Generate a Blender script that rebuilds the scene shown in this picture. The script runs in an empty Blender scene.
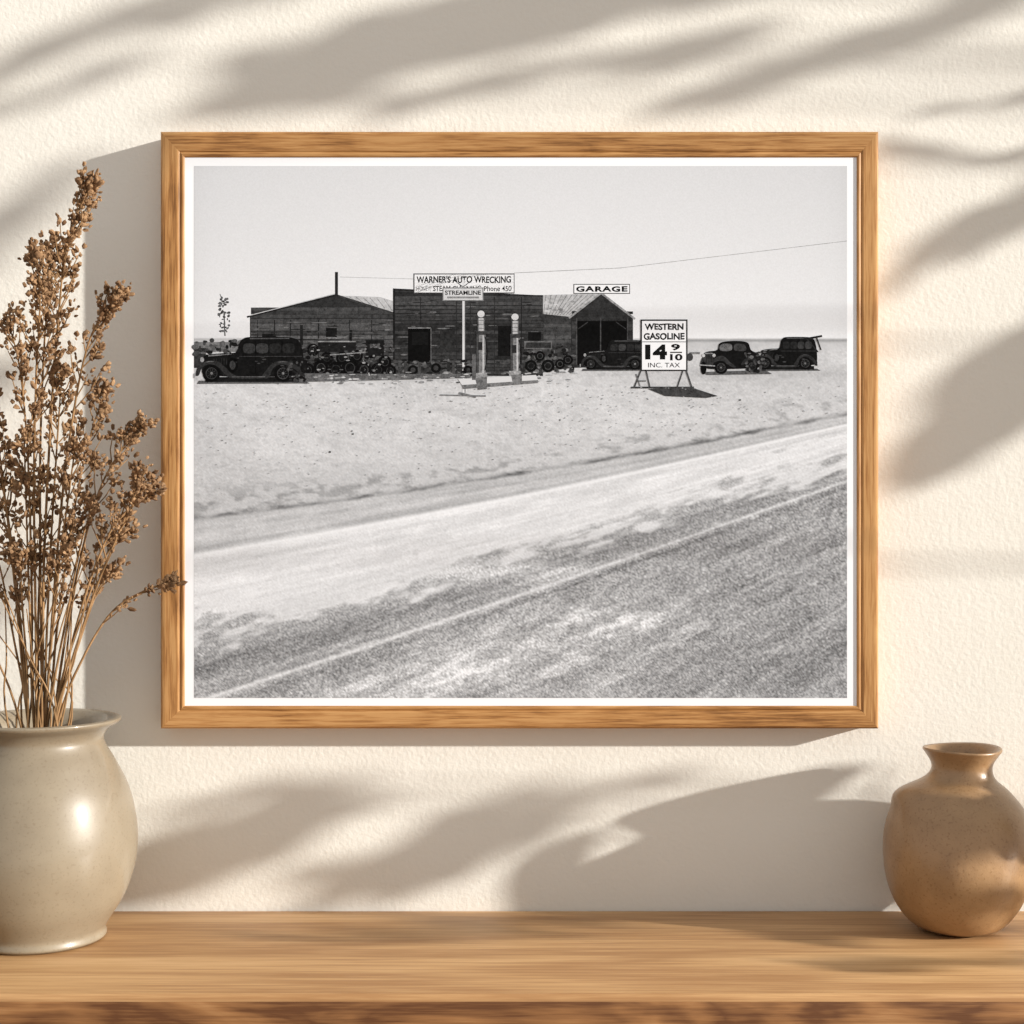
import bpy, bmesh, math, random
import numpy as np
from mathutils import Vector, Matrix
random.seed(7); rng=np.random.RandomState(5)
sc=bpy.context.scene
try:
    sc.view_settings.view_transform='Standard'; sc.view_settings.look='None'
except Exception as e: print(e)
ZC=1.298; CAMD=1.6; F=1600.0
TOP=ZC-0.398
def W(px,py,y=0.0):
    s=(CAMD+y)/F
    return Vector(((px-512)*s,y,ZC-(py-512)*s))
def lin(t):
    t=np.clip(np.asarray(t,dtype=float)/255.0,0,1)
    return np.where(t<=0.04045,t/12.92,((t+0.055)/1.055)**2.4)
def L3(r,g,b): return (float(lin(r)),float(lin(g)),float(lin(b)),1.0)
def link(o,parent=None):
    sc.collection.objects.link(o)
    if parent: o.parent=parent
    return o
def mesh_obj(name,verts,faces,mat=None,parent=None,smooth=False):
    me=bpy.data.meshes.new(name); me.from_pydata([tuple(v) for v in verts],[],faces); me.update()
    if smooth: me.polygons.foreach_set('use_smooth',[True]*len(me.polygons))
    o=bpy.data.objects.new(name,me)
    if mat: me.materials.append(mat)
    return link(o,parent)
def empty(name):
    e=bpy.data.objects.new(name,None); return link(e)
def crom(pts,k=8):
    out=[]
    P=[pts[0]]+list(pts)+[pts[-1]]
    for i in range(1,len(P)-2):
        for j in range(k):
            t=j/k; a_,b_,c_,d_=[Vector(P[i+q]) for q in(-1,0,1,2)]
            out.append(0.5*((2*b_)+(c_-a_)*t+(2*a_-5*b_+4*c_-d_)*t*t+(3*b_-a_-3*c_+d_)*t**3))
    out.append(Vector(pts[-1])); return out
# ---------------------------------------------------------------- materials
def newmat(name):
    m=bpy.data.materials.new(name); m.use_nodes=True
    nt=m.node_tree; b=nt.nodes['Principled BSDF']; return m,nt,b
def nd(nt,t,**kw):
    n=nt.nodes.new(t)
    for k,v in kw.items():
        if k in n.inputs: n.inputs[k].default_value=v
        else: setattr(n,k,v)
    return n
def ramp(nt,stops):
    r=nt.nodes.new('ShaderNodeValToRGB'); e=r.color_ramp.elements
    while len(e)<len(stops): e.new(0.5)
    for i,(p,c) in enumerate(stops): e[i].position=p; e[i].color=c
    return r
def wood(name,dark,mid,light,axis='X',freq=14,rough=0.45,bump=0.25,fine=0.35,stretch=18,rings=5.0,ff=22,rs=(0.22,0.46,0.75),fs=26):
    m,nt,b=newmat(name); lk=nt.links.new
    tc=nd(nt,'ShaderNodeTexCoord'); mp=nd(nt,'ShaderNodeMapping')
    s=[freq]*3; s['XYZ'.index(axis)]=freq/stretch*3; mp.inputs['Scale'].default_value=s
    lk(tc.outputs['Object'],mp.inputs['Vector'])
    n1=nd(nt,'ShaderNodeTexNoise',Scale=1.0,Detail=4.0,Roughness=0.5,Distortion=0.5); lk(mp.outputs[0],n1.inputs['Vector'])
    mul=nd(nt,'ShaderNodeMath',operation='MULTIPLY'); mul.inputs[1].default_value=rings; lk(n1.outputs['Fac'],mul.inputs[0])
    fr=nd(nt,'ShaderNodeMath',operation='PINGPONG'); fr.inputs[1].default_value=1.0; lk(mul.outputs[0],fr.inputs[0])
    mp2=nd(nt,'ShaderNodeMapping'); s2=[freq*ff]*3; s2['XYZ'.index(axis)]=freq*ff/fs; mp2.inputs['Scale'].default_value=s2
    lk(tc.outputs['Object'],mp2.inputs['Vector'])
    n2=nd(nt,'ShaderNodeTexNoise',Scale=1.0,Detail=4.0,Roughness=0.65); lk(mp2.outputs[0],n2.inputs['Vector'])
    mx=nd(nt,'ShaderNodeMix',data_type='FLOAT'); mx.inputs[0].default_value=fine
    lk(fr.outputs[0],mx.inputs[2]); lk(n2.outputs['Fac'],mx.inputs[3])
    r=ramp(nt,[(rs[0],dark),(rs[1],mid),(rs[2],light)]); lk(mx.outputs[0],r.inputs[0])
    lk(r.outputs[0],b.inputs['Base Color']); b.inputs['Roughness'].default_value=rough; b.inputs['Specular IOR Level'].default_value=0.3
    bp=nd(nt,'ShaderNodeBump',Strength=bump,Distance=0.0006); lk(n2.outputs['Fac'],bp.inputs['Height']); lk(bp.outputs[0],b.inputs['Normal'])
    return m
mw,nt,b=newmat('plaster_wall')
tc=nd(nt,'ShaderNodeTexCoord')
n1=nd(nt,'ShaderNodeTexNoise',Scale=210.0,Detail=4.0,Roughness=0.55); nt.links.new(tc.outputs['Object'],n1.inputs['Vector'])
n0=nd(nt,'ShaderNodeTexNoise',Scale=40.0,Detail=3.0,Roughness=0.55); nt.links.new(tc.outputs['Object'],n0.inputs['Vector'])
ad=nd(nt,'ShaderNodeMath',operation='MULTIPLY_ADD'); ad.inputs[1].default_value=0.8; nt.links.new(n0.outputs['Fac'],ad.inputs[0]); nt.links.new(n1.outputs['Fac'],ad.inputs[2])
n2=nd(nt,'ShaderNodeTexNoise',Scale=6.0,Detail=3.0); nt.links.new(tc.outputs['Object'],n2.inputs['Vector'])
r=ramp(nt,[(0.3,(0.81,0.79,0.735,1)),(0.7,(0.84,0.82,0.77,1))]); nt.links.new(n2.outputs['Fac'],r.inputs[0]); nt.links.new(r.outputs[0],b.inputs['Base Color'])
bp=nd(nt,'ShaderNodeBump',Strength=0.36,Distance=0.0015); nt.links.new(ad.outputs[0],bp.inputs['Height'])
nt.links.new(bp.outputs[0],b.inputs['Normal']); b.inputs['Roughness'].default_value=0.95; b.inputs['Specular IOR Level'].default_value=0.1
mf=wood('floor_wood',L3(110,80,52),L3(150,112,76),L3(175,135,95),'X',6)
def box(name,x0,x1,y0,y1,z0,z1,mat,parent=None,bev=0.0,seg=3):
    v=[(x,y,z) for x in(x0,x1) for y in(y0,y1) for z in(z0,z1)]
    f=[(0,1,3,2),(4,6,7,5),(0,4,5,1),(2,3,7,6),(0,2,6,4),(1,5,7,3)]
    o=mesh_obj(name,v,f,mat,parent)
    if bev:
        md=o.modifiers.new('bev','BEVEL'); md.width=bev; md.segments=seg
        for p in o.data.polygons: p.use_smooth=True
    return o
box('wall_back',-2.6,3.4,0,0.12,0,2.9,mw)
box('floor',-2.6,3.4,-3.2,0.0,-0.05,0,mf)
# ---------------------------------------------------------------- console table
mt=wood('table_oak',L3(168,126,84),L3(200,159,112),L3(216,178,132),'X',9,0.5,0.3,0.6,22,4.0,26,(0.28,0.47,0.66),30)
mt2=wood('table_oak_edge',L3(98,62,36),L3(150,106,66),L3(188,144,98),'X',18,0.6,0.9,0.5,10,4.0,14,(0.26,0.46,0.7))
tb=empty('console_table')
box('table_top',-1.25,1.2,-0.280,-0.001,TOP-0.055,TOP,mt,tb,0.004,3)
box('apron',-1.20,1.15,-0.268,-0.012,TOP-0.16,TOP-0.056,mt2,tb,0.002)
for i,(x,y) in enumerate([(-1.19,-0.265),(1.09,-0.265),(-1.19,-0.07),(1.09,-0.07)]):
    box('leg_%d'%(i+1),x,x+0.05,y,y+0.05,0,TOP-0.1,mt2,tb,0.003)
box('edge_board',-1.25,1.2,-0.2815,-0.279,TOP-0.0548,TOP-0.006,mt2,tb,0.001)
# ---------------------------------------------------------------- frame
fr=empty('picture_frame')
fd,fm,fl=L3(124,84,46),L3(170,122,72),L3(192,146,94)
mh=wood('frame_oak_h',fd,fm,fl,'X',30,0.45,0.3,0.80,10,3.0,16,(0.34,0.47,0.60),26)
mv=wood('frame_oak_v',fd,fm,fl,'Z',30,0.45,0.3,0.80,10,3.0,16,(0.34,0.47,0.60),26)
yF=-0.030
a=W(160,131,yF); c=W(879,729,yF)
ai=W(184.5,157,yF); ci=W(857,706,yF)
X0,X1,Z1,Z0=a.x,c.x,a.z,c.z
wL=ai.x-X0; wR=X1-ci.x; wT=Z1-ai.z; wB=ci.z-Z0
prof=[(0,-0.001),(0,-0.0265),(0.03,-0.0283),(0.10,-0.0297),(0.2,yF),(0.70,yF),(0.76,-0.0296),(0.80,-0.0288),(0.85,-0.0296),(0.90,-0.0300),(0.96,-0.0298),(1.0,-0.0288),(1.0,-0.020)]
def ringpt(k,fy):
    f,y=fy
    return [(X0+wL*f,y,Z1-wT*f),(X1-wR*f,y,Z1-wT*f),(X1-wR*f,y,Z0+wB*f),(X0+wL*f,y,Z0+wB*f)][k]
for nm,k0,k1,m in [('rail_top',0,1,mh),('stile_right',1,2,mv),('rail_bottom',2,3,mh),('stile_left',3,0,mv)]:
    v=[];f=[]
    for p in prof: v+= [ringpt(k0,p),ringpt(k1,p)]
    for i in range(len(prof)-1): f.append((2*i,2*i+1,2*i+3,2*i+2))
    mesh_obj(nm,v,f,m,fr)
box('backing_board',X0+0.004,X1-0.004,-0.0275,-0.001,Z0+0.004,Z1-0.004,mh,fr)
# ---------------------------------------------------------------- print
NEU=np.array([0.95,0.985,1.055])
GAIN=0.96
def tone_rgb(t): 
    l=lin(t)*GAIN
    return np.stack([l*NEU[0],l*NEU[1],l*NEU[2],np.ones_like(l)],-1)
mp_,nt,b=newmat('silver_print')
at=nd(nt,'ShaderNodeVertexColor'); at.layer_name='Col'
tc=nd(nt,'ShaderNodeTexCoord')
g1=nd(nt,'ShaderNodeTexNoise',Scale=620.0,Detail=3.0,Roughness=0.7); nt.links.new(tc.outputs['Object'],g1.inputs['Vector'])
mr=nd(nt,'ShaderNodeMapRange'); mr.inputs[1].default_value=0.3; mr.inputs[2].default_value=0.7; mr.inputs[3].default_value=0.955; mr.inputs[4].default_value=1.04; mr.clamp=False
nt.links.new(g1.outputs['Fac'],mr.inputs[0])
vm=nd(nt,'ShaderNodeVectorMath',operation='SCALE'); nt.links.new(at.outputs[0],vm.inputs[0]); nt.links.new(mr.outputs[0],vm.inputs['Scale']); nt.links.new(vm.outputs[0],b.inputs['Base Color'])
b.inputs['Roughness'].default_value=0.75; b.inputs['Specular IOR Level'].default_value=0.04
mpd,nt,b=newmat('silver_print_detail')
at=nd(nt,'ShaderNodeVertexColor'); at.layer_name='Col'
tc=nd(nt,'ShaderNodeTexCoord')
g1=nd(nt,'ShaderNodeTexNoise',Scale=300.0,Detail=5.0,Roughness=0.8); nt.links.new(tc.outputs['Object'],g1.inputs['Vector'])
mr=nd(nt,'ShaderNodeMapRange'); mr.inputs[1].default_value=0.3; mr.inputs[2].default_value=0.7; mr.inputs[3].default_value=0.3; mr.inputs[4].default_value=1.8; mr.clamp=False
nt.links.new(g1.outputs['Fac'],mr.inputs[0])
vm=nd(nt,'ShaderNodeVectorMath',operation='SCALE'); nt.links.new(at.outputs[0],vm.inputs[0])
sp=nd(nt,'ShaderNodeSeparateColor'); nt.links.new(at.outputs[0],sp.inputs[0])
m2=nd(nt,'ShaderNodeMapRange'); m2.inputs[1].default_value=0.25; m2.inputs[2].default_value=0.6; m2.inputs[3].default_value=0.0; m2.inputs[4].default_value=1.0; nt.links.new(sp.outputs[0],m2.inputs[0])
mxx=nd(nt,'ShaderNodeMix',data_type='FLOAT'); nt.links.new(m2.outputs[0],mxx.inputs[0]); nt.links.new(mr.outputs[0],mxx.inputs[2]); mxx.inputs[3].default_value=1.0
nt.links.new(mxx.outputs[0],vm.inputs['Scale']); nt.links.new(vm.outputs[0],b.inputs['Base Color'])
b.inputs['Roughness'].default_value=0.75; b.inputs['Specular IOR Level'].default_value=0.04
yP=-0.0283
def vnoise(xs,ys,seed):
    r=np.random.RandomState(seed); T=r.rand(256,256)
    xi=np.floor(xs).astype(int); yi=np.floor(ys).astype(int); fx=xs-xi; fy=ys-yi
    fx=fx*fx*(3-2*fx); fy=fy*fy*(3-2*fy)
    g=lambda a,b_:T[a%256,b_%256]
    return (g(xi,yi)*(1-fx)*(1-fy)+g(xi+1,yi)*fx*(1-fy)+g(xi,yi+1)*(1-fx)*fy+g(xi+1,yi+1)*fx*fy)-0.5
def fbm(xs,ys,seed,o=4):
    s=0;a_=1
    for i in range(o):
        s=s+a_*vnoise(xs*2**i+17*i,ys*2**i+9*i,seed+i); a_*=0.6
    return s
def sm(e0,e1,x):
    t=np.clip((x-e0)/(e1-e0),0,1); return t*t*(3-2*t)
NX,NY=int(847-194)+1,int(698-166)+1
gx,gy=np.meshgrid(np.linspace(194,847,NX),np.linspace(166,698,NY))
edge=np.minimum(gx-194,847-gx)
sky=213+ (gy-166)/175*18 + 6*np.exp(-((gx-560)/260)**2) - 6*np.exp(-edge/14.) + rng.randn(NY,NX)*0.9
t_=(gx-194)/653.
LA=520-105*t_+7*np.sin(np.pi*t_)
LB=556-131*t_+6*np.sin(np.pi*t_)
LC=634-172*t_+4*np.sin(np.pi*t_)
LD=703-222*t_+3*np.sin(np.pi*t_)
persp=np.clip(1.25-0.75*t_,0.4,2)
pc=(gy-LB)/persp
n_str=fbm(gx/60.,pc/7.,11,5); n_str2=fbm(gx/120.,pc/20.,23,4)
n_rut=fbm(gx/150.,pc/3.2,83,4)
n_f=fbm(gx/1.6,gy/1.3,31,2); n_m=fbm(gx/14.,gy/5.,41,4); n_l=fbm(gx/90.,gy/30.,51,3)
n_b=fbm(gx/26.,(gy+0.3*gx)/9.,61,4)
g0=rng.randn(NY,NX)
sand=207+n_m*22+n_f*13+n_l*12+g0*4.5
sand+= -12*np.exp(-((gy-374)/8.)**2)
sand-= 24*sm(0.15,0.6,n_m+0.3*np.exp(-((gx-230)/110.)**2-((gy-490)/30.)**2))
dA=(gy-LA)
rid=np.exp(-((dA+1+3*n_m)/2.8)**2)*(0.6+1.6*np.clip(n_b+0.3,0,1))
sand-= 52*rid
sand-= 34*np.exp(-((dA+13)/10.)**2)*sm(-0.15,0.45,n_m+0.25*np.exp(-((gx-250)/120.)**2))
verge=194+n_str*14+n_rut*14+n_f*15+n_b*10+g0*5
bright=225+n_str*12+n_rut*12+n_str2*8+n_b*10+n_f*12+g0*5
dark1=162+n_str*16+n_rut*18+n_str2*12+n_b*20+n_f*54+g0*15
dark2=166+n_str2*18+n_rut*14+n_str*8+n_b*24+n_f*60+g0*17
pA=np.exp(-(((gx-470)/150.)**2+((gy-(672-(gx-470)*0.22))/24.)**2))
dark2+=50*pA*(0.6+0.7*sm(-0.3,0.5,n_b+n_str2))
pB=np.exp(-(((gx-620)/90.)**2+((gy-620)/16.)**2)); dark2+=32*pB*(0.4+sm(-0.3,0.4,n_b))
pC=np.exp(-(((gx-500)/120.)**2+((gy-572)/9.)**2)); dark1+=44*pC
dark2-=16*np.exp(-(((gx-800)/120.)**2+((gy-650)/70.)**2))
dark1-=20*np.exp(-((gy-(LD-22*persp))/(9*persp))**2)
g=sand
m1=sm(-1,3,gy-LA); g=g*(1-m1)+verge*m1
g-=16*np.exp(-((gy-LA-9*persp)/(1.6*persp))**2)*(0.5+n_m)
wl=np.exp(-((gy-LB)/ (1.5+1.2*(1-t_)))**2)
m2=sm(-2,4,gy-LB); g=g*(1-m2)+bright*m2
g=g*(1-wl*0.9)+(240+n_f*8)*wl*0.9
dk=np.exp(-((gy-LB+5*persp)/(2*persp))**2); g-=dk*12
dk=np.exp(-((gy-LB-9*persp)/(3*persp))**2); g-=dk*10
m3=sm(-13,13,(gy-LC)+n_b*34+n_str2*24+n_f*8); g=g*(1-m3)+dark1*m3
m4=sm(-3,3,gy-LD); g=g*(1-m4)+dark2*m4
cl=np.exp(-((gy-LD)/(1.2+1.6*(1-t_)))**2); g=g*(1-cl*0.85)+(224+n_f*34)*cl*0.85
cl2=np.exp(-((gy-LD-6-4*(1-t_))/(1.8+2*(1-t_)))**2); g-=cl2*24
far=sm(352,344,gy); g=g*(1-far)+(196+n_m*14+rng.randn(NY,NX)*2)*far
g-=44*np.exp(-((gy-340.5)/1.6)**2)*(gx>640)+30*np.exp(-((gy-338)/1.5)**2)*(gx<260)
g=np.clip(g,60,248)
hor=sm(337.5,339.5,gy); img=sky*(1-hor)+g*hor
verts=np.empty((NY*NX,3)); s=(CAMD+yP)/F
verts[:,0]=((gx-512)*s).ravel(); verts[:,1]=yP-0.0001; verts[:,2]=(ZC-(gy-512)*s).ravel()
idx=np.arange(NY*NX).reshape(NY,NX)
q=np.stack([idx[:-1,:-1],idx[1:,:-1],idx[1:,1:],idx[:-1,1:]],-1).reshape(-1,4)
me=bpy.data.meshes.new('print_field'); me.vertices.add(NY*NX); me.vertices.foreach_set('co',verts.ravel())
me.loops.add(q.size); me.loops.foreach_set('vertex_index',q.ravel().astype(np.int32))
me.polygons.add(len(q)); me.polygons.foreach_set('loop_start',np.arange(0,q.size,4,dtype=np.int32))
me.update(calc_edges=True); me.validate()
ca=me.color_attributes.new('Col','FLOAT_COLOR','POINT'); ca.data.foreach_set('color',tone_rgb(img.ravel()).astype(np.float32).ravel())
me.materials.append(mp_); link(bpy.data.objects.new('print_landscape',me),fr)
PV=[];PF=[];PC=[]
layer=[0]
def poly(pts,tone,lay=None):
    if lay is None: layer[0]+=1; lay=layer[0]
    y=yP-0.0001-0.00000015*lay-0.00002
    b0=len(PV)
    for (x,z) in pts:
        PV.append(((x-512)*s,y,ZC-(z-512)*s))
    PF.append(tuple(range(b0,b0+len(pts)))); PC.append(tone)
def spoly(pts,tone):
    n=len(pts); out=[]
    for i in range(n):
        p0,p1,p2,p3=[pts[(i+k)%n] for k in(-1,0,1,2)]
        for j in range(4):
            t=j/4
            out.append(tuple(0.5*(2*p1[c]+(p2[c]-p0[c])*t+(2*p0[c]-5*p1[c]+4*p2[c]-p3[c])*t*t+(3*p1[c]-p0[c]-3*p2[c]+p3[c])*t**3) for c in(0,1)))
    poly(out,tone)
def rect(x0,y0,x1,y1,t): poly([(x0,y0),(x1,y0),(x1,y1),(x0,y1)],t)
def line(x0,y0,x1,y1,w,t):
    dx,dy=x1-x0,y1-y0; l=math.hypot(dx,dy) or 1; nx,ny=-dy/l*w/2,dx/l*w/2
    poly([(x0+nx,y0+ny),(x1+nx,y1+ny),(x1-nx,y1-ny),(x0-nx,y0-ny)],t)
def disc(cx,cy,rx,ry,t,n=20):
    poly([(cx+rx*math.cos(2*math.pi*i/n),cy+ry*math.sin(2*math.pi*i/n)) for i in range(n)],t)
R=random.uniform
def text(body,x0,y0,x1,y1,t,off=0.0,spacing=1.0,wob=0.0):
    cu=bpy.data.curves.new('t','FONT'); cu.body=body; cu.size=1; cu.offset=off; cu.space_character=spacing; cu.resolution_u=4
    o=bpy.data.objects.new('t',cu); sc.collection.objects.link(o)
    dg=bpy.context.evaluated_depsgraph_get(); m=bpy.data.meshes.new_from_object(o.evaluated_get(dg))
    vs=np.array([v.co[:] for v in m.vertices]); mn=vs.min(0); mx=vs.max(0)
    layer[0]+=1; y=yP-0.0001-0.00000015*layer[0]-0.00002; b0=len(PV)
    for v in vs:
        fx=(v[0]-mn[0])/(mx[0]-mn[0]); fz=(v[1]-mn[1])/(mx[1]-mn[1])
        dz=wob*math.sin(fx*17+fz)
        PV.append(((x0+(x1-x0)*fx+wob*0.6*math.sin(fx*31+fz*3)-512)*s,y,ZC-(y1+(y0-y1)*fz+dz-512)*s))
    for p in m.polygons: PF.append(tuple(b0+i for i in p.vertices)); PC.append(t)
    bpy.data.objects.remove(o); bpy.data.meshes.remove(m)
def planks(x0,x1,ytop,ybot,step,base,var,seg=24):
    y=ybot
    while y>min(ytop(x0),ytop(x1))-step:
        x=x0; rv=random.uniform(-var,var)*0.8
        while x<x1:
            xe=min(x1,x+random.uniform(seg*0.6,seg*2.4))
            ya=max(y-step*R(.7,.95),ytop((x+xe)/2)); 
            if ya<y: poly([(x,ya+R(-.3,.3)),(xe,ya+R(-.3,.3)),(xe,y),(x,y)],max(18,base+rv+random.uniform(-var,var)*0.35))
            x=xe
        y-=step*R(.85,1.2)
line(340,277,414,279,0.5,175); line(514,273,620,268,0.6,160); line(620,268,847,241,0.6,165)
line(225,336,224,312,1.2,60)
for i in range(80):
    yy=R(297,332); ww=3.6+2.2*math.sin((yy-296)/38*3.1); disc(224+R(-ww,ww),yy,R(0.5,1.6),R(0.5,1.4),R(45,100),7)
line(222,300,220,294,0.8,80)
rect(194,342,250,352,115); rect(194,348,206,368,50)
for i in range(60): disc(R(195,250),R(340,358),R(1,4),R(1,3),R(25,110),8)
# left shed
poly([(250,316),(336,295),(393,312),(393,376),(250,372)],46)
top=lambda x: 318-21*(x-250)/86 if x<336 else 297+16*(x-336)/57
planks(251,393,top,372,4.0,70,24,70)
poly([(338,295.5),(380,297),(393,301),(393,313)],185)
for i in range(7): line(342+i*7,296+i*0.5,350+i*7,300+i*1.7,0.6,130)
line(247,317,336,295,1.8,34); line(336,295,393,313,1.8,56)
line(249,315.6,336,293.6,0.8,190)
for x in (257,274,290,318,349,371): rect(x,320,x+1.0,371,R(28,50))
rect(262,334,276,350,22); rect(282,336,294,348,90); rect(300,325,303,372,32); rect(326,328,337,340,24); rect(350,330,352,370,24)
rect(335,272,338,297,38)
for i in range(90): disc(R(252,392),R(320,370),R(2,9),R(.3,.8),R(26,125),8)
# false front
poly([(393,289),(430,290),(543,296),(543,376),(393,376)],40)
planks(393,543,lambda x: 289+7*(x-393)/150,374,3.5,56,20,55)
for i in range(100): disc(R(396,540),R(298,368),R(1.5,8),R(.3,.8),R(22,115),8)
for x in (420,456,470,494,521): rect(x,297,x+.9,372,R(26,44))
rect(408,328,431,362,13); rect(412,332,428,345,22); rect(440,330,455,352,44); rect(498,326,514,356,20); rect(393,289,395,374,32)
rect(528,332,541,360,20); line(393,289,543,296,1.2,34)
line(408,328,431,328,1.0,130); line(431,328,431,362,0.8,100)
# garage
poly([(543,295),(601,293.5),(572,317),(543,314)],180)
for i in range(11): line(546+i*5.2,295,543.5+i*2.8,315,0.6,R(105,140)) 
for i in range(16): disc(R(546,574),R(298,312),R(1,4),R(.5,1.4),R(115,220),8)
poly([(543,314),(572,317),(572,368),(543,372)],58)
planks(544,571,lambda x:316,368,3.8,66,18,24)
poly([(571,317),(601,294),(633,318),(633,366),(571,368)],46)
planks(572,633,lambda x: 318-22*(x-571)/30 if x<601 else 296+22*(x-601)/32,366,3.4,56,16,30)
line(569,318,601,293,2,150); line(601,293,635,319,2,140)
rect(576,321,628,365,12)
for x in (576,600,627): rect(x,318,x+1.2,365,70)
line(578,329,588,322,0.9,54); line(626,329,616,322,.9,54)
# signs
rect(573.5,284,630,293.8,70); rect(574.3,284.8,629.2,293,240); text('GARAGE',576,286.2,627.5,291.8,15,0.045,1.15,0.15)
rect(413.5,273.5,514.5,293.5,60); rect(414.5,274.5,513.8,292.5,238)
text("WARNER'S AUTO WRECKING",416.5,276,511,283,22,0.03,1,0.2)
text("HONEY!",416.5,286.3,431,290.8,50,0,1,.2); text("STEAM CLEANING",433,285.8,481,291.2,30,0.02,1,.2); text("Phone 450",484,286,511.5,291.2,30,0.015,1,.2)
line(463.5,280,463.5,393,2.2,215); line(465,300,465,393,0.8,90)
rect(442.5,287.5,483.5,301,110); rect(443.5,288.5,482.5,300,212); text('STREAMLINE',445,290.5,481,295,50,0.03); rect(447,296.5,479,298.5,130)
line(455,281,463,287,0.8,60); line(471,281,463,287,0.8,60)
# clutter
for i in range(300):
    x=R(303,394); y=R(342,377); disc(x,y,R(.6,3.6),R(.6,2.2),R(14,95),9)
for x,y,r in [(313,350,6),(321,368,7.5),(336,370,8),(350,368,8.5),(364,370,7.5),(378,370,7),(308,370,6.5),(330,346,5),(342,358,6),(357,356,6),(372,352,6),(385,362,6.5),(390,371,6),(327,358,6)]:
    disc(x,y,r,r*1.05,13); disc(x,y,r*.6,r*.64,R(40,76)); disc(x,y,r*.5,r*.55,22)
rect(318,342,356,352,30); rect(318,341,356,342.2,140); line(330,355,370,352,1.0,130); rect(366,340,384,356,26); rect(370,344,380,348,110)
for i in range(100): disc(R(306,394),R(344,376),R(.5,2.2),R(.3,1.1),R(18,150),8)
for i in range(130):
    x=R(395,470); disc(x,R(360,376),R(1,3.5),R(.6,2),R(18,100),8)
for x in (398,404,418,447,452): rect(x,362,x+3,376,R(30,95))
for x,y,r in [(436,368,5),(413,370,5),(468,370,4.5)]: disc(x,y,r,r,14); disc(x,y,r*.5,r*.5,60)
for i in range(150): disc(R(522,574),R(343,372),R(.6,3.4),R(.6,2.2),R(18,105),8)
for x,y,r in [(531,366,6),(548,366,6.5),(560,364,5),(540,356,5),(568,360,5)]:
    disc(x,y,r,r,14); disc(x,y,r*.6,r*.6,62); disc(x,y,r*.45,r*.45,24)
rect(524,341,552,349,96); rect(526,342.5,551,348,50)
poly([(250,373),(393,374),(470,374),(470,378),(393,380),(300,382),(250,380)],96)
for i in range(180): disc(R(250,575),R(372,384),R(.6,4),R(.3,.9),R(80,205),8)
def wheel(x,y,r):
    disc(x,y,r,r,12,24); disc(x,y,r*.66,r*.66,66,20); disc(x,y,r*.58,r*.58,22,20)
    for k in range(5):
        a_=k*math.pi/5; line(x-r*.55*math.cos(a_),y-r*.55*math.sin(a_),x+r*.55*math.cos(a_),y+r*.55*math.sin(a_),0.35,66)
    disc(x,y,r*.15,r*.15,120,10)
def car(x0,y0,x1,y1,flip=False,body=20,spare=True,cab=.385):
    w=x1-x0;h=y1-y0
    def P(u_,v_): return ((x1-u_*w) if flip else (x0+u_*w), y0+v_*h)
    poly([P(0,.96),P(1,.96),P(1.06,1.02),P(-.02,1.03)],84)
    poly([P(.06,.88),P(.95,.88),P(.95,.99),P(.06,.99)],22)
    spoly([P(.04,.84),P(.04,.5),P(.07,.40),P(.20,.36),P(.31,.35),P(cab-.025,.32),P(cab,.14),P(cab+.035,.04),P(cab+.11,0),P(.80,.0),P(.90,.025),P(.955,.1),P(.985,.28),P(1,.52),P(1.0,.72),P(.96,.84),P(.5,.88),P(.2,.86)],body)
    poly([P(.09,.40),P(.33,.36),P(.33,.38),P(.09,.43)],120)
    poly([P(cab+.1,.02),P(.86,.02),P(.86,.042),P(cab+.1,.05)],78)
    L_=(.93-cab-.045)/4
    for k in range(4):
        a_=cab+.045+L_*k; b_=a_+L_*.76
        spoly([P(a_,.16),P(b_,.16),P(b_,.34),P(a_,.34)],R(34,60))
        if k: poly([P(a_-L_*.14,.1),P(a_-L_*.14+.006,.1),P(a_-L_*.14+.006,.80),P(a_-L_*.14,.80)],9)
    poly([P(cab,.42),P(.98,.42),P(.98,.432),P(cab,.432)],60)
    for k in range(7): poly([P(.14+.024*k,.47),P(.147+.024*k,.47),P(.147+.024*k,.62),P(.14+.024*k,.62)],42)
    # swept front fender, running board, rear fender
    spoly([P(-.03,.84),P(-.015,.68),P(.03,.57),P(.10,.52),P(.18,.54),P(.25,.66),P(.31,.80),P(.40,.865),P(.60,.865),P(.60,.91),P(.32,.91),P(.24,.80),P(.18,.66),P(.10,.60),P(.03,.68),P(.0,.84)],46)
    spoly([P(.60,.88),P(.65,.70),P(.71,.57),P(.79,.52),P(.88,.56),P(.96,.68),P(1.01,.85),P(.97,.86),P(.92,.72),P(.80,.60),P(.71,.68),P(.66,.9)],44)
    poly([P(.31,.865),P(.63,.865),P(.63,.885),P(.31,.885)],88)
    poly([P(.05,.56),P(.10,.53),P(.15,.54),P(.1,.55)],105); poly([P(.74,.56),P(.8,.53),P(.86,.555),P(.8,.55)],95)
    wx,wy=P(.12,.80); wheel(wx,wy,h*.195)
    wx,wy=P(.80,.80); wheel(wx,wy,h*.195)
    if spare:
        wx,wy=P(.32,.62); disc(wx,wy,h*.12,h*.17,11); disc(wx,wy,h*.065,h*.1,56)
    lx,ly=P(.03,.50); disc(lx,ly,h*.045,h*.055,150,12)
    poly([P(-.05,.80),P(-.035,.80),P(-.035,.90),P(-.05,.90)],140)
    for i in range(22):
        cx_,cy_=P(R(.05,.98),R(.4,.9)); disc(cx_,cy_,R(.5,2.5),R(.25,.7),R(12,62),7)
car(199,337,304,382.5)
line(286,366,306,380,2,30); disc(304,366,4,7,20)
for i in range(30): disc(R(288,306),R(362,381),R(.6,2.6),R(.6,2),R(14,80),8)
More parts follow.
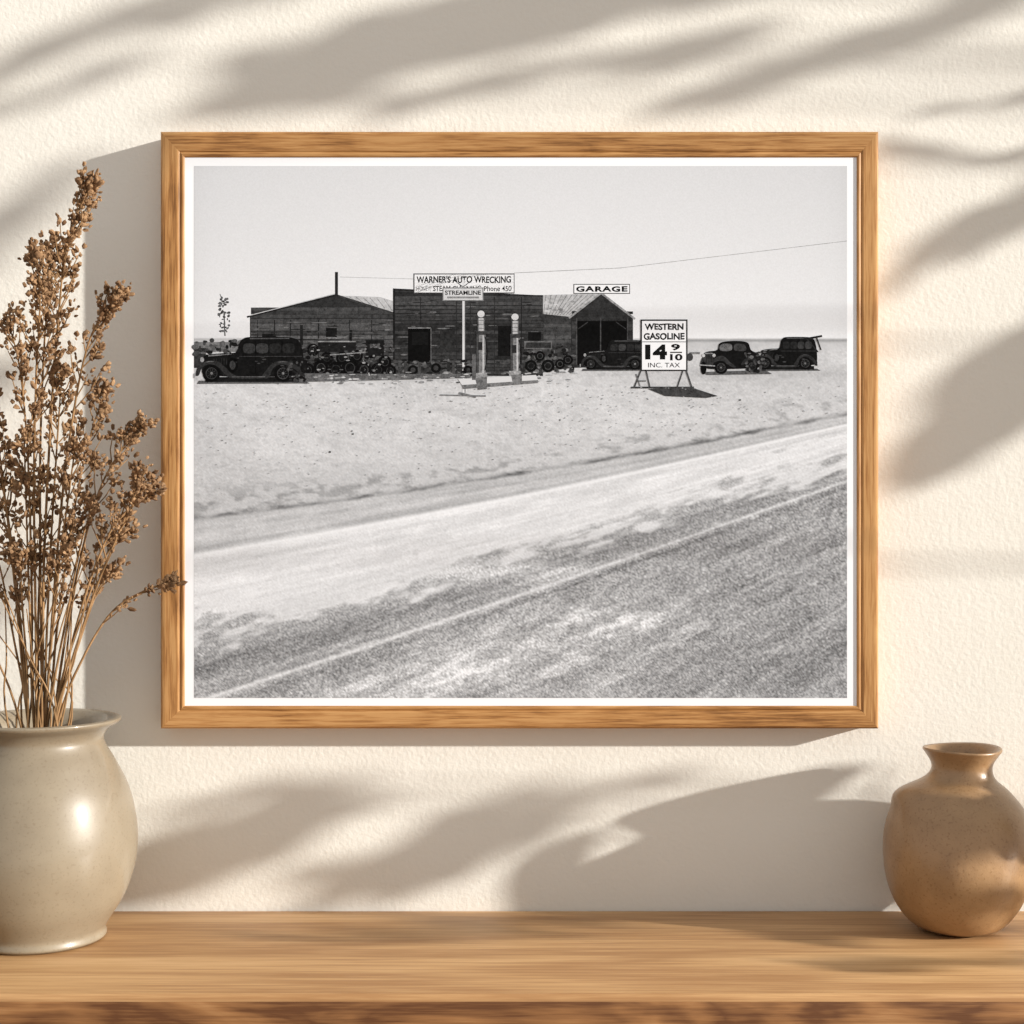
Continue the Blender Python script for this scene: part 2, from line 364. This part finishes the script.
car(583,340,648,370,False,22)
car(758,337,817,370,False,18)
line(800,340,822,336,2,30); line(806,338,818,352,1.2,40); line(816,336,821,350,1.2,40)
# three-quarter coupe seen from the front
x0,x1,y0,y1=701,763,341,374; w_=x1-x0; h=y1-y0
poly([(x0+2,y1-2),(x1+2,y1-4),(x1+9,y1),(x0+6,y1+1)],84)
spoly([(x0+4,y1-6),(x0+2,y0+16),(x0+5,y0+11),(x0+16,y0+9),(x0+18,y0+3),(x0+24,y0+.5),(x0+38,y0),(x0+47,y0+2),(x0+50,y0+9),(x0+57,y0+13),(x1-1,y0+20),(x1-2,y1-7),(x0+30,y1-5)],18)
spoly([(x0+20,y0+3.5),(x0+30,y0+3.2),(x0+30,y0+9.5),(x0+19.5,y0+9.5)],100); spoly([(x0+34,y0+3.2),(x0+43,y0+3.6),(x0+45,y0+9.5),(x0+34,y0+9.5)],60)
spoly([(x0+4,y0+13),(x0+11,y0+12),(x0+12,y0+24),(x0+5,y0+24)],52); rect(x0+4,y0+12,x0+12,y0+13,140)
for k in range(4): rect(x0+5.4+k*1.6,y0+14,x0+5.9+k*1.6,y0+23,22)
spoly([(x0-1,y1-8),(x0+1,y0+17),(x0+5,y0+16),(x0+5,y0+22),(x0+2,y1-9)],50)
spoly([(x0+10,y1-10),(x0+14,y0+17),(x0+22,y0+15),(x0+29,y0+21),(x0+35,y1-7),(x0+31,y1-7),(x0+24,y0+22),(x0+17,y0+20)],52)
spoly([(x0+40,y1-9),(x0+44,y0+18),(x0+51,y0+16),(x0+58,y0+21),(x0+61,y1-8),(x0+56,y1-10),(x0+50,y0+21)],42)
disc(x0+2.5,y1-6,3,6.5,12); wheel(x0+20,y1-6.5,6.6); wheel(x0+51,y1-7.5,6)
disc(x0+2.5,y0+14.5,1.6,1.8,190,10); disc(x0+13,y0+14.5,1.6,1.8,180,10); line(x0-1,y1-9,x0+14,y1-8,1,150)
for i in range(46): disc(R(744,765),R(352,372),R(.6,2.6),R(.6,2),R(14,105),8)
rect(690,352,700,354,120); disc(690,357,3,4,60)
# pumps + island
poly([(458,379),(536,375),(538,380),(462,385)],212); poly([(462,385),(538,380),(538,383),(463,389)],110)
def pump(x,y0,y1):
    rect(x-4.5,y0+22,x+4.5,y1,120); rect(x-4.5,y0+22,x-2,y1,70); rect(x+1.5,y0+22,x+3,y1,185)
    rect(x-6,y1-5,x+6,y1,150); rect(x-3.8,y0+5,x+3.8,y0+20,182); rect(x-3.8,y0+5,x-2.4,y0+20,70); rect(x+2.6,y0+5,x+3.8,y0+20,95)
    rect(x-5,y0+19,x+5,y0+23,60); rect(x-4.6,y0+3.5,x+4.6,y0+6,60); disc(x,y0+2,3.6,3.4,215)
    for k in range(3): rect(x-2.4,y0+8+k*4,x+2.6,y0+8.7+k*4,110)
    rect(x-3,y0+30,x+1.5,y0+38,40)
    line(x+4,y0+25,x+7,y0+40,1,30); line(x+7,y0+40,x+4,y1-8,1,30)
pump(481,312,378); pump(515,315,376)
rect(472,354,476,380,90); poly([(475,378),(487,377),(487,389),(478,390)],105); poly([(511,375),(522,374),(522,384),(513,385)],110)
line(440,395,486,396,1.3,120); line(459,393,476,397,2,110)
# western gasoline sign
poly([(648,389),(690,387),(718,396),(706,398),(665,396)],62)
line(641,370,634,388,1.5,70); line(646,370,650,388,1.3,70); line(686,370,692,388,1.5,70); line(683,370,677,388,1.3,70)
line(631,387.5,694,387.5,1.8,60); line(636,381,646,381,1,80); line(640,386,636,374,1,110)
rect(640.5,319.5,687.5,371,40); rect(642,321,686,369.7,242)
rect(641.5,341.5,686.5,342.3,120)
text('WESTERN',644.5,323.5,683.5,330,25,0.04,1,.25); text('GASOLINE',643.5,333,684.5,339.8,25,0.04,1,.25)
text('14',645,344.5,667,359.5,20,0.06); text('9',671,344,680,350.5,25,0.04); rect(670,351.8,682,353,30); text('10',670,354,682.5,360.5,25,0.04); text('INC. TAX',648,362.8,680,367.5,60,0.01)
for x,y in [(352,431),(353,434),(330,452),(690,430),(560,420),(740,400),(610,440),(430,412)]:
    disc(x,y,R(.6,1.4),R(.5,1.2),80,8)
for i in range(500):
    x=R(196,845); y=R(386,415+R(0,90)); 
    if y<518-105*(x-194)/653: disc(x,y,R(.3,1.1),R(.25,.6),R(115,172),6)
me=bpy.data.meshes.new('print_details'); me.from_pydata(PV,[],PF); me.update()
ca=me.color_attributes.new('Col','FLOAT_COLOR','CORNER')
cols=np.empty((len(me.loops),4),dtype=np.float32); tr=tone_rgb(np.array(PC,dtype=float))
for p in me.polygons: cols[p.loop_start:p.loop_start+p.loop_total]=tr[p.index]
ca.data.foreach_set('color',cols.ravel()); me.materials.append(mpd)
link(bpy.data.objects.new('print_buildings',me),fr)
mpa,nt,b=newmat('print_paper'); b.inputs['Base Color'].default_value=(0.89,0.92,0.975,1); b.inputs['Roughness'].default_value=0.8; b.inputs['Specular IOR Level'].default_value=0.1
nn=nd(nt,'ShaderNodeTexNoise',Scale=900.0); bp=nd(nt,'ShaderNodeBump',Strength=0.03,Distance=0.0002); nt.links.new(nn.outputs['Fac'],bp.inputs['Height']); nt.links.new(bp.outputs[0],b.inputs['Normal'])
p0=W(183,155.5,yP); p1=W(858.5,707.5,yP)
box('print_paper',p0.x,p1.x,yP,yP+0.0006,p1.z,p0.z,mpa,fr)
# ---------------------------------------------------------------- vases
def lathe(name,prof,cx,cy,mat,n=96,deform=None):
    V=[];Fc=[]
    for (r,z) in prof:
        for i in range(n):
            a_=2*math.pi*i/n; p=Vector((r*math.cos(a_),r*math.sin(a_),z))
            if deform: p=deform(p,a_)
            V.append((cx+p.x,cy+p.y,p.z))
    m=len(prof)
    for j in range(m-1):
        for i in range(n):
            Fc.append((j*n+i,j*n+(i+1)%n,(j+1)*n+(i+1)%n,(j+1)*n+i))
    Fc.append(tuple(reversed(range(n)))); Fc.append(tuple((m-1)*n+i for i in range(n)))
    o=mesh_obj(name,V,Fc,mat,None,True)
    bm=bmesh.new(); bm.from_mesh(o.data); bmesh.ops.recalc_face_normals(bm,faces=bm.faces); bm.to_mesh(o.data); bm.free()
    return o
def ceramic(name,c1,c2,rough,sc_,bumps,coat=0.0,cr=0.18,dist=0.0015,spk=0.6):
    m,nt,b=newmat(name); tc=nd(nt,'ShaderNodeTexCoord')
    n1=nd(nt,'ShaderNodeTexNoise',Scale=sc_,Detail=5.0,Roughness=0.6); nt.links.new(tc.outputs['Object'],n1.inputs['Vector'])
    r=ramp(nt,[(0.3,c1),(0.7,c2)]); nt.links.new(n1.outputs['Fac'],r.inputs[0])
    n3=nd(nt,'ShaderNodeTexNoise',Scale=420.0,Detail=2.0); nt.links.new(tc.outputs['Object'],n3.inputs['Vector'])
    r3=ramp(nt,[(0.57,(1,1,1,1)),(0.70,(0.66,0.58,0.50,1))]); nt.links.new(n3.outputs['Fac'],r3.inputs[0])
    mx=nd(nt,'ShaderNodeMix',data_type='RGBA',blend_type='MULTIPLY'); mx.inputs[0].default_value=spk
    nt.links.new(r.outputs[0],mx.inputs[6]); nt.links.new(r3.outputs[0],mx.inputs[7]); nt.links.new(mx.outputs[2],b.inputs['Base Color'])
    b.inputs['Roughness'].default_value=rough; b.inputs['Coat Weight'].default_value=coat; b.inputs['Coat Roughness'].default_value=cr
    n2=nd(nt,'ShaderNodeTexNoise',Scale=sc_*7,Detail=6.0,Roughness=0.65); nt.links.new(tc.outputs['Object'],n2.inputs['Vector'])
    bp=nd(nt,'ShaderNodeBump',Strength=bumps,Distance=dist); nt.links.new(n2.outputs['Fac'],bp.inputs['Height']); nt.links.new(bp.outputs[0],b.inputs['Normal'])
    return m
mc1=ceramic('glazed_stoneware',L3(128,116,98),L3(150,138,118),0.42,9,0.10,0.5,0.12,0.0015,0.4)
VY=-0.105; sv=(CAMD+VY)/F
def pz(py): return ZC-(py-512)*sv
out=[(64,TOP+0.0005),(67,TOP+0.003),(66,pz(928)),(70,pz(920)),(84,pz(898)),(94,pz(870)),(97.5,pz(845)),(96,pz(820)),(89,pz(790)),(76,pz(763)),(66,pz(746)),(64,pz(737)),(69,pz(729)),(78,pz(723.5)),(80.5,pz(721)),(80.5,pz(718.5)),(77,pz(717.5))]
o1=[(p.x*sv,p.y) for p in crom([(a_,b_,0) for a_,b_ in out],6)]
inn=[(71,pz(719.5)),(62,pz(728)),(57,pz(738)),(58,pz(748)),(70,pz(768)),(86,pz(810)),(88,pz(860)),(60,pz(915)),(20,pz(925))]
o1+=[(a_*sv,b_) for a_,b_ in inn]
vx=W(38,0,VY).x
lathe('ceramic_vase',o1,vx,VY,mc1)
mc2=ceramic('clay_tan',L3(140,108,74),L3(170,136,98),0.40,18,0.40,0.4,0.25,0.0012,0.6)
RY=-0.076; sr=(CAMD+RY)/F
def rz(py): return ZC-(py-512)*sr
out=[(24,TOP+0.0005),(34,TOP+0.002),(47,rz(921)),(61,rz(903)),(70,rz(880)),(73.5,rz(854)),(72,rz(830)),(64,rz(808)),(48,rz(790)),(34,rz(779)),(29.5,rz(770)),(30.5,rz(762)),(36,rz(753)),(38.5,rz(749.5)),(38,rz(747.5))]
o2=[(p.x*sr,p.y) for p in crom([(a_,b_,0) for a_,b_ in out],6)]
o2+=[(a_*sr,b_) for a_,b_ in [(34.5,rz(748.5)),(30,rz(755)),(26,rz(768)),(35,rz(790)),(58,rz(840)),(50,rz(895)),(10,rz(915))]]
def dfm(p,a_):
    h=(p.z-TOP)/(rz(747)-TOP)
    ln=max(0,math.cos(a_-math.pi))**2
    k=math.exp(-((h-0.76)/0.07)**2)*ln*0.013
    w=0.0012*math.sin(3*a_+h*5)*math.sin(min(1,max(0,h))*math.pi)
    r=math.hypot(p.x,p.y) or 1
    q=Vector((p.x*(1+(k+w)/r),p.y*(1+w/r),p.z)); q.x+=0.005*float(sm(0.6,0.9,h))
    q.z+=0.0008*math.sin(2*a_+0.5)*float(sm(0.85,1.0,h))
    return q
mcx=W(957,0,RY).x
lathe('clay_jug',o2,mcx,RY,mc2,128,dfm)
# ---------------------------------------------------------------- dried flowers
def tube(V,Fc,pts,r0,r1,n=6):
    b0=len(V); m=len(pts)
    for j,p in enumerate(pts):
        d=(pts[min(j+1,m-1)]-pts[max(j-1,0)]).normalized()
        ax=d.cross(Vector((0,1,0.1))).normalized(); bx=d.cross(ax)
        r=r0+(r1-r0)*j/(m-1)
        for i in range(n):
            a_=2*math.pi*i/n; V.append(p+ax*math.cos(a_)*r+bx*math.sin(a_)*r)
    for j in range(m-1):
        for i in range(n): Fc.append((b0+j*n+i,b0+j*n+(i+1)%n,b0+(j+1)*n+(i+1)%n,b0+(j+1)*n+i))
    Fc.append(tuple(b0+(m-1)*n+i for i in range(n)))
bm=bmesh.new(); bmesh.ops.create_icosphere(bm,subdivisions=1,radius=1); IV=[v.co.copy() for v in bm.verts]; IF=[tuple(v.index for v in f.verts) for f in bm.faces]; bm.free()
SV=[];SF=[];BV=[];BF=[]
def bud(p,d,r):
    M=d.to_track_quat('Z','Y').to_matrix(); b0=len(BV); e=random.uniform(1.0,2.1)
    for v in IV:
        k=random.uniform(0.6,1.3); q=M@Vector((v.x*r*k,v.y*r*k,v.z*r*e*k)); w=p+q
        w.y=min(w.y,-0.003); BV.append(w)
    for f in IF: BF.append(tuple(b0+i for i in f))
def cluster(p,d,n,rad,r):
    for i in range(n):
        o=Vector((random.gauss(0,1),random.gauss(0,1),random.gauss(0,1)))*rad*0.5
        bud(p+o+d*random.uniform(-rad,rad),(d+o.normalized()*0.9).normalized(),r*random.uniform(0.5,1.2))
random.seed(7)
stems=[[(88,184),(78,212),(66,245),(60,300),(52,400),(44,560),(40,722)],
 [(36,250),(40,300),(36,380),(34,500),(36,722)],
 [(118,298),(104,312),(88,345),(74,410),(60,520),(46,722)],
 [(58,248),(50,290),(44,350),(40,480),(42,722)],
 [(8,322),(20,370),(28,460),(32,600),(34,722)],
 [(62,372),(58,430),(50,560),(44,722)],
 [(108,388),(92,430),(76,500),(58,620),(48,722)],
 [(138,428),(118,455),(96,500),(74,590),(54,722)],
 [(156,490),(132,506),(106,540),(78,620),(56,722)],
 [(168,584),(146,590),(112,612),(82,660),(58,722)],
 [(112,572),(98,590),(80,640),(56,722)],
 [(-14,420),(2,480),(16,580),(28,722)],
 [(-20,520),(-2,560),(14,640),(28,722)],
 [(24,430),(26,500),(30,620),(34,722)],
 [(94,505),(82,540),(66,620),(48,722)],
 [(-30,340),(-6,420),(12,560),(28,722)],
 [(20,555),(22,600),(28,722)],[(62,540),(56,600),(46,722)],
 [(126,534),(108,552),(84,610),(54,722)],[(-40,610),(-14,640),(20,722)],[(140,470),(124,520),(92,600),(56,722)],
 [(76,440),(68,500),(54,600),(44,722)],[(40,470),(40,540),(38,640),(38,722)]]
for si,st in enumerate(stems):
    L=len(st); yo=random.uniform(-0.05,0.045)
    pts=[]
    for k,(x,y) in enumerate(st):
        f=1-k/(L-1); pts.append(W(x,y,VY+yo*f+random.uniform(-.004,.004)))
    base=Vector((vx+(pts[-1].x-vx)*-0.6+random.uniform(-.02,.02),VY+random.uniform(-.02,.02),TOP+0.03)); pts.append(base)
    cp=crom(pts,7); cp.reverse()
    tube(SV,SF,cp,0.0015,0.0006)
    n=len(cp); htot=st[-1][1]-st[0][1]
    i0=int(n*(0.50 if htot>350 else 0.55))
    nb=int(max(9,htot/15))
    for q in range(nb):
        f=(q+random.random())/nb; f=f**0.85; k=min(n-2,int(i0+f*(n-2-i0))); p=cp[k]; d=(cp[k+1]-cp[k]).normalized()
        side=1 if random.random()<0.5 else -1
        ln=random.uniform(0.012,0.038)*(1.15-0.75*f)
        dd=(d+Vector((side*random.uniform(.3,.8),random.uniform(-.6,.6),random.uniform(-.1,.4)))).normalized()
        e1=p+dd*ln*0.6; e2=e1+(dd+d*0.7).normalized()*ln*0.6
        e1.y=min(e1.y,-0.006); e2.y=min(e2.y,-0.006)
        tube(SV,SF,[p,e1,e2],0.0007,0.0004,5)
        cluster(e2,(dd+d).normalized(),random.randint(6,12),0.0054,0.0021)
        if random.random()<0.5: cluster(e1,dd,random.randint(1,4),0.0035,0.0016)
    cluster(cp[-1],d,14,0.0068,0.0022); cluster(cp[-2],d,8,0.0058,0.0021); cluster(cp[-4],d,5,0.0055,0.0019)
for i in range(16):
    a0=W(random.uniform(-10,90),random.uniform(540,640),VY+random.uniform(-.04,.03)); b1=Vector((vx+random.uniform(-.03,.03),VY+random.uniform(-.03,.03),pz(722))); c1=Vector((vx+random.uniform(-.03,.03),VY,TOP+0.03))
    tube(SV,SF,list(reversed(crom([a0,(a0+b1)/2+Vector((random.uniform(-.006,.006),0,0)),b1,c1],6))),0.0012,0.0005)
def dry(name,c1,c2,sc_):
    m,nt,b=newmat(name); tc=nd(nt,'ShaderNodeTexCoord'); n1=nd(nt,'ShaderNodeTexNoise',Scale=sc_,Detail=3.0); nt.links.new(tc.outputs['Object'],n1.inputs['Vector'])
    r=ramp(nt,[(0.35,c1),(0.65,c2)]); nt.links.new(n1.outputs['Fac'],r.inputs[0]); nt.links.new(r.outputs[0],b.inputs['Base Color']); b.inputs['Roughness'].default_value=0.85; b.inputs['Specular IOR Level'].default_value=0.15
    return m
ms=dry('dried_stem',L3(118,90,60),L3(160,126,90),60); mb=dry('dried_bud',L3(104,78,56),L3(160,128,96),90)
fl_=empty('dried_flower_bouquet')
mesh_obj('stems',SV,SF,ms,fl_,True); mesh_obj('seed_heads',BV,BF,mb,fl_)
# ---------------------------------------------------------------- light
Ld=Vector((-0.086,0.030,-0.0235)).normalized()
sun=bpy.data.lights.new('sun','SUN'); sun.energy=6.6; sun.color=(1.0,0.955,0.88); sun.angle=math.radians(1.1)
so=bpy.data.objects.new('sun',sun); so.rotation_euler=Ld.to_track_quat('-Z','Y').to_euler(); so.location=(3,-2,3); link(so)
w=bpy.data.worlds.new('world'); sc.world=w; w.use_nodes=True; bg=w.node_tree.nodes['Background']; bg.inputs[0].default_value=(1.0,0.97,0.925,1); bg.inputs[1].default_value=0.59
# ---------------------------------------------------------------- unseen potted tree to the right, added and shaped to cast leaf shadows
random.seed(21)
LV=[];LF=[];TV=[];TF=[]
TX,TY=1.90,-0.38
def hub(z): return Vector((TX,TY,min(2.25,max(0.8,z))))
def bez(a_,b_,k=8,sag=0.05):
    m_=(a_+b_)/2+Vector((0,-0.03,sag)); return [a_*(1-t)**2+m_*2*t*(1-t)+b_*t*t for t in [i/k for i in range(k+1)]]
def leaf(px,py,ln,wd,ang,t):
    c_=W(px,py,0)-Ld*t; ca_,sa=math.cos(ang),math.sin(ang); b0=len(LV); n=9  # set back along the sun ray so its shadow lands on the wall spot
    ln*=0.001; wd*=0.001
    up=[];dn=[]
    for i in range(n+1):
        u_=i/n; hw=wd*0.5*math.sin(math.pi*u_**0.85)**0.9 if 0<u_<1 else 0
        bend=0.12*ln*math.sin(u_*2.4)
        x=(u_-0.5)*ln
        for sgn,arr in((1,up),(-1,dn)):
            X=x; Z=sgn*hw+bend*0.5
            arr.append(c_+Vector((X*ca_-Z*sa, -0.2*bend-0.15*abs(hw), X*sa+Z*ca_)))
    LV.extend(up+dn)
    for i in range(n): LF.append((b0+i,b0+i+1,b0+n+1+i+1,b0+n+1+i))
    return c_+Vector((ca_,0,sa))*ln*0.5
def band(x0,y0,x1,y1,wd,n,ln,lw,t0,t1,jit=0.25):
    an=math.atan2(-(y1-y0),x1-x0); tm=(t0+t1)/2
    spine=[W(x0+(x1-x0)*k/10,y0+(y1-y0)*k/10,0)-Ld*tm for k in range(11)]
    tube(TV,TF,spine,0.0010,0.0022,5)
    tube(TV,TF,bez(spine[-1],hub(spine[-1].z-0.08)),0.0018,0.0030,5)
    for i in range(n):
        f=(i+random.random())/n
        e=leaf(x0+(x1-x0)*f+random.uniform(-8,8),y0+(y1-y0)*f+random.uniform(-wd,wd),ln*random.uniform(.7,1.3),lw*random.uniform(.7,1.3),an+random.uniform(-jit,jit),random.uniform(t0,t1))
        k=min(range(11),key=lambda q:(spine[q]-e).length); tube(TV,TF,[e,(e+spine[k])/2+Vector((0,0,0.003)),spine[k]],0.0006,0.0009,4)
band(905,278,1090,180,12,15,95,26,0.9,1.15,0.15)
band(940,405,1100,300,12,9,100,24,0.9,1.15,0.12)
band(925,468,1100,350,28,28,110,36,0.9,1.2,0.15)
band(930,112,1080,92,4,5,70,9,0.75,0.9,0.1)
band(900,30,1060,-20,22,12,90,24,1.1,1.4,0.2)
band(900,150,1060,168,5,6,70,9,0.75,0.9,0.15)
band(240,90,640,-10,30,50,115,26,1.2,1.5)
band(380,112,600,60,6,10,90,18,1.2,1.4,0.15)
band(620,80,760,35,14,10,90,18,1.2,1.4,0.15)
band(690,112,1020,0,10,18,110,22,1.1,1.35,0.12)
band(0,70,330,-40,16,16,100,24,1.3,1.6)
band(-30,120,150,62,7,8,90,14,1.35,1.6)
band(180,112,400,100,5,10,90,13,1.3,1.5,0.1)
band(600,5,900,-40,18,16,110,24,1.2,1.4)
band(-40,270,70,185,18,12,80,24,1.45,1.7)
band(-60,430,20,370,20,8,80,24,1.5,1.7)
band(-80,640,20,590,22,8,80,26,1.5,1.7)
band(130,885,350,805,28,28,110,28,1.2,1.45)
band(330,895,560,810,24,22,110,26,1.15,1.4)
band(170,815,300,785,5,6,80,13,1.25,1.4,0.12)
band(560,800,690,778,5,6,80,12,1.0,1.25,0.12)
close=[(560,885,130,60,0.85,.66),(585,868,100,50,1.0,.66),(600,905,140,70,0.1,.66),(650,900,150,70,0.2,.66),(690,880,150,70,0.6,.66),(735,850,180,64,0.45,.65),(815,797,150,40,0.40,.64),(715,900,150,70,0.1,.66)]  # unseen leaves added to fill out the dark wall shadow beside the jug
es=[leaf(*a_) for a_ in close]
rt=W(960,900,0)-Ld*0.66
for e in es: tube(TV,TF,bez(e,rt,6,0.0),0.0015,0.002,5)
tube(TV,TF,bez(rt,hub(0.95)),0.003,0.005,6)
band(250,965,520,935,12,14,110,18,1.1,1.4); band(0,1000,320,975,10,14,120,16,1.45,1.6); band(450,1000,850,950,10,16,130,16,1.0,1.3); band(200,1070,700,1040,10,16,130,15,1.2,1.5)
pts=[W(x,y,0)-Ld*0.72 for x,y in [(880,139),(905,146),(932,149),(958,158),(985,163),(1010,156),(1045,146),(1100,130)]]
cp=crom(pts,4); tube(TV,TF,cp,0.0035,0.006,6); tube(TV,TF,bez(cp[-1],hub(cp[-1].z)),0.006,0.008,6)
tube(TV,TF,crom([Vector((TX+.02,TY,0.28)),Vector((TX+.01,TY-.01,0.8)),Vector((TX,TY+.005,1.4)),Vector((TX,TY,1.9)),Vector((TX,TY,2.3))],6),0.022,0.008,10)
ml=dry('leaf_green',L3(70,88,48),L3(110,126,76),20); mtk=dry('bark',L3(80,60,42),L3(120,96,70),40)
pt=empty('unseen_shadow_tree')  # out-of-view tree, added for the shadows its leaves throw
mesh_obj('leaves',LV,LF,ml,pt,True); mesh_obj('branches',TV,TF,mtk,pt,True)
pot=lathe('pot',[(0.10,0.0005),(0.13,0.01),(0.17,0.22),(0.18,0.30),(0.195,0.305),(0.195,0.34),(0.175,0.34),(0.165,0.29),(0.02,0.285)],TX+.02,TY,mc2,48); pot.parent=pt
# ---------------------------------------------------------------- camera
cam=bpy.data.cameras.new('camera'); cam.lens=56.25; cam.sensor_width=36; cam.clip_start=0.01
co=bpy.data.objects.new('camera',cam); co.location=(0,-CAMD,ZC); co.rotation_euler=(math.radians(90),0,0); link(co); sc.camera=co
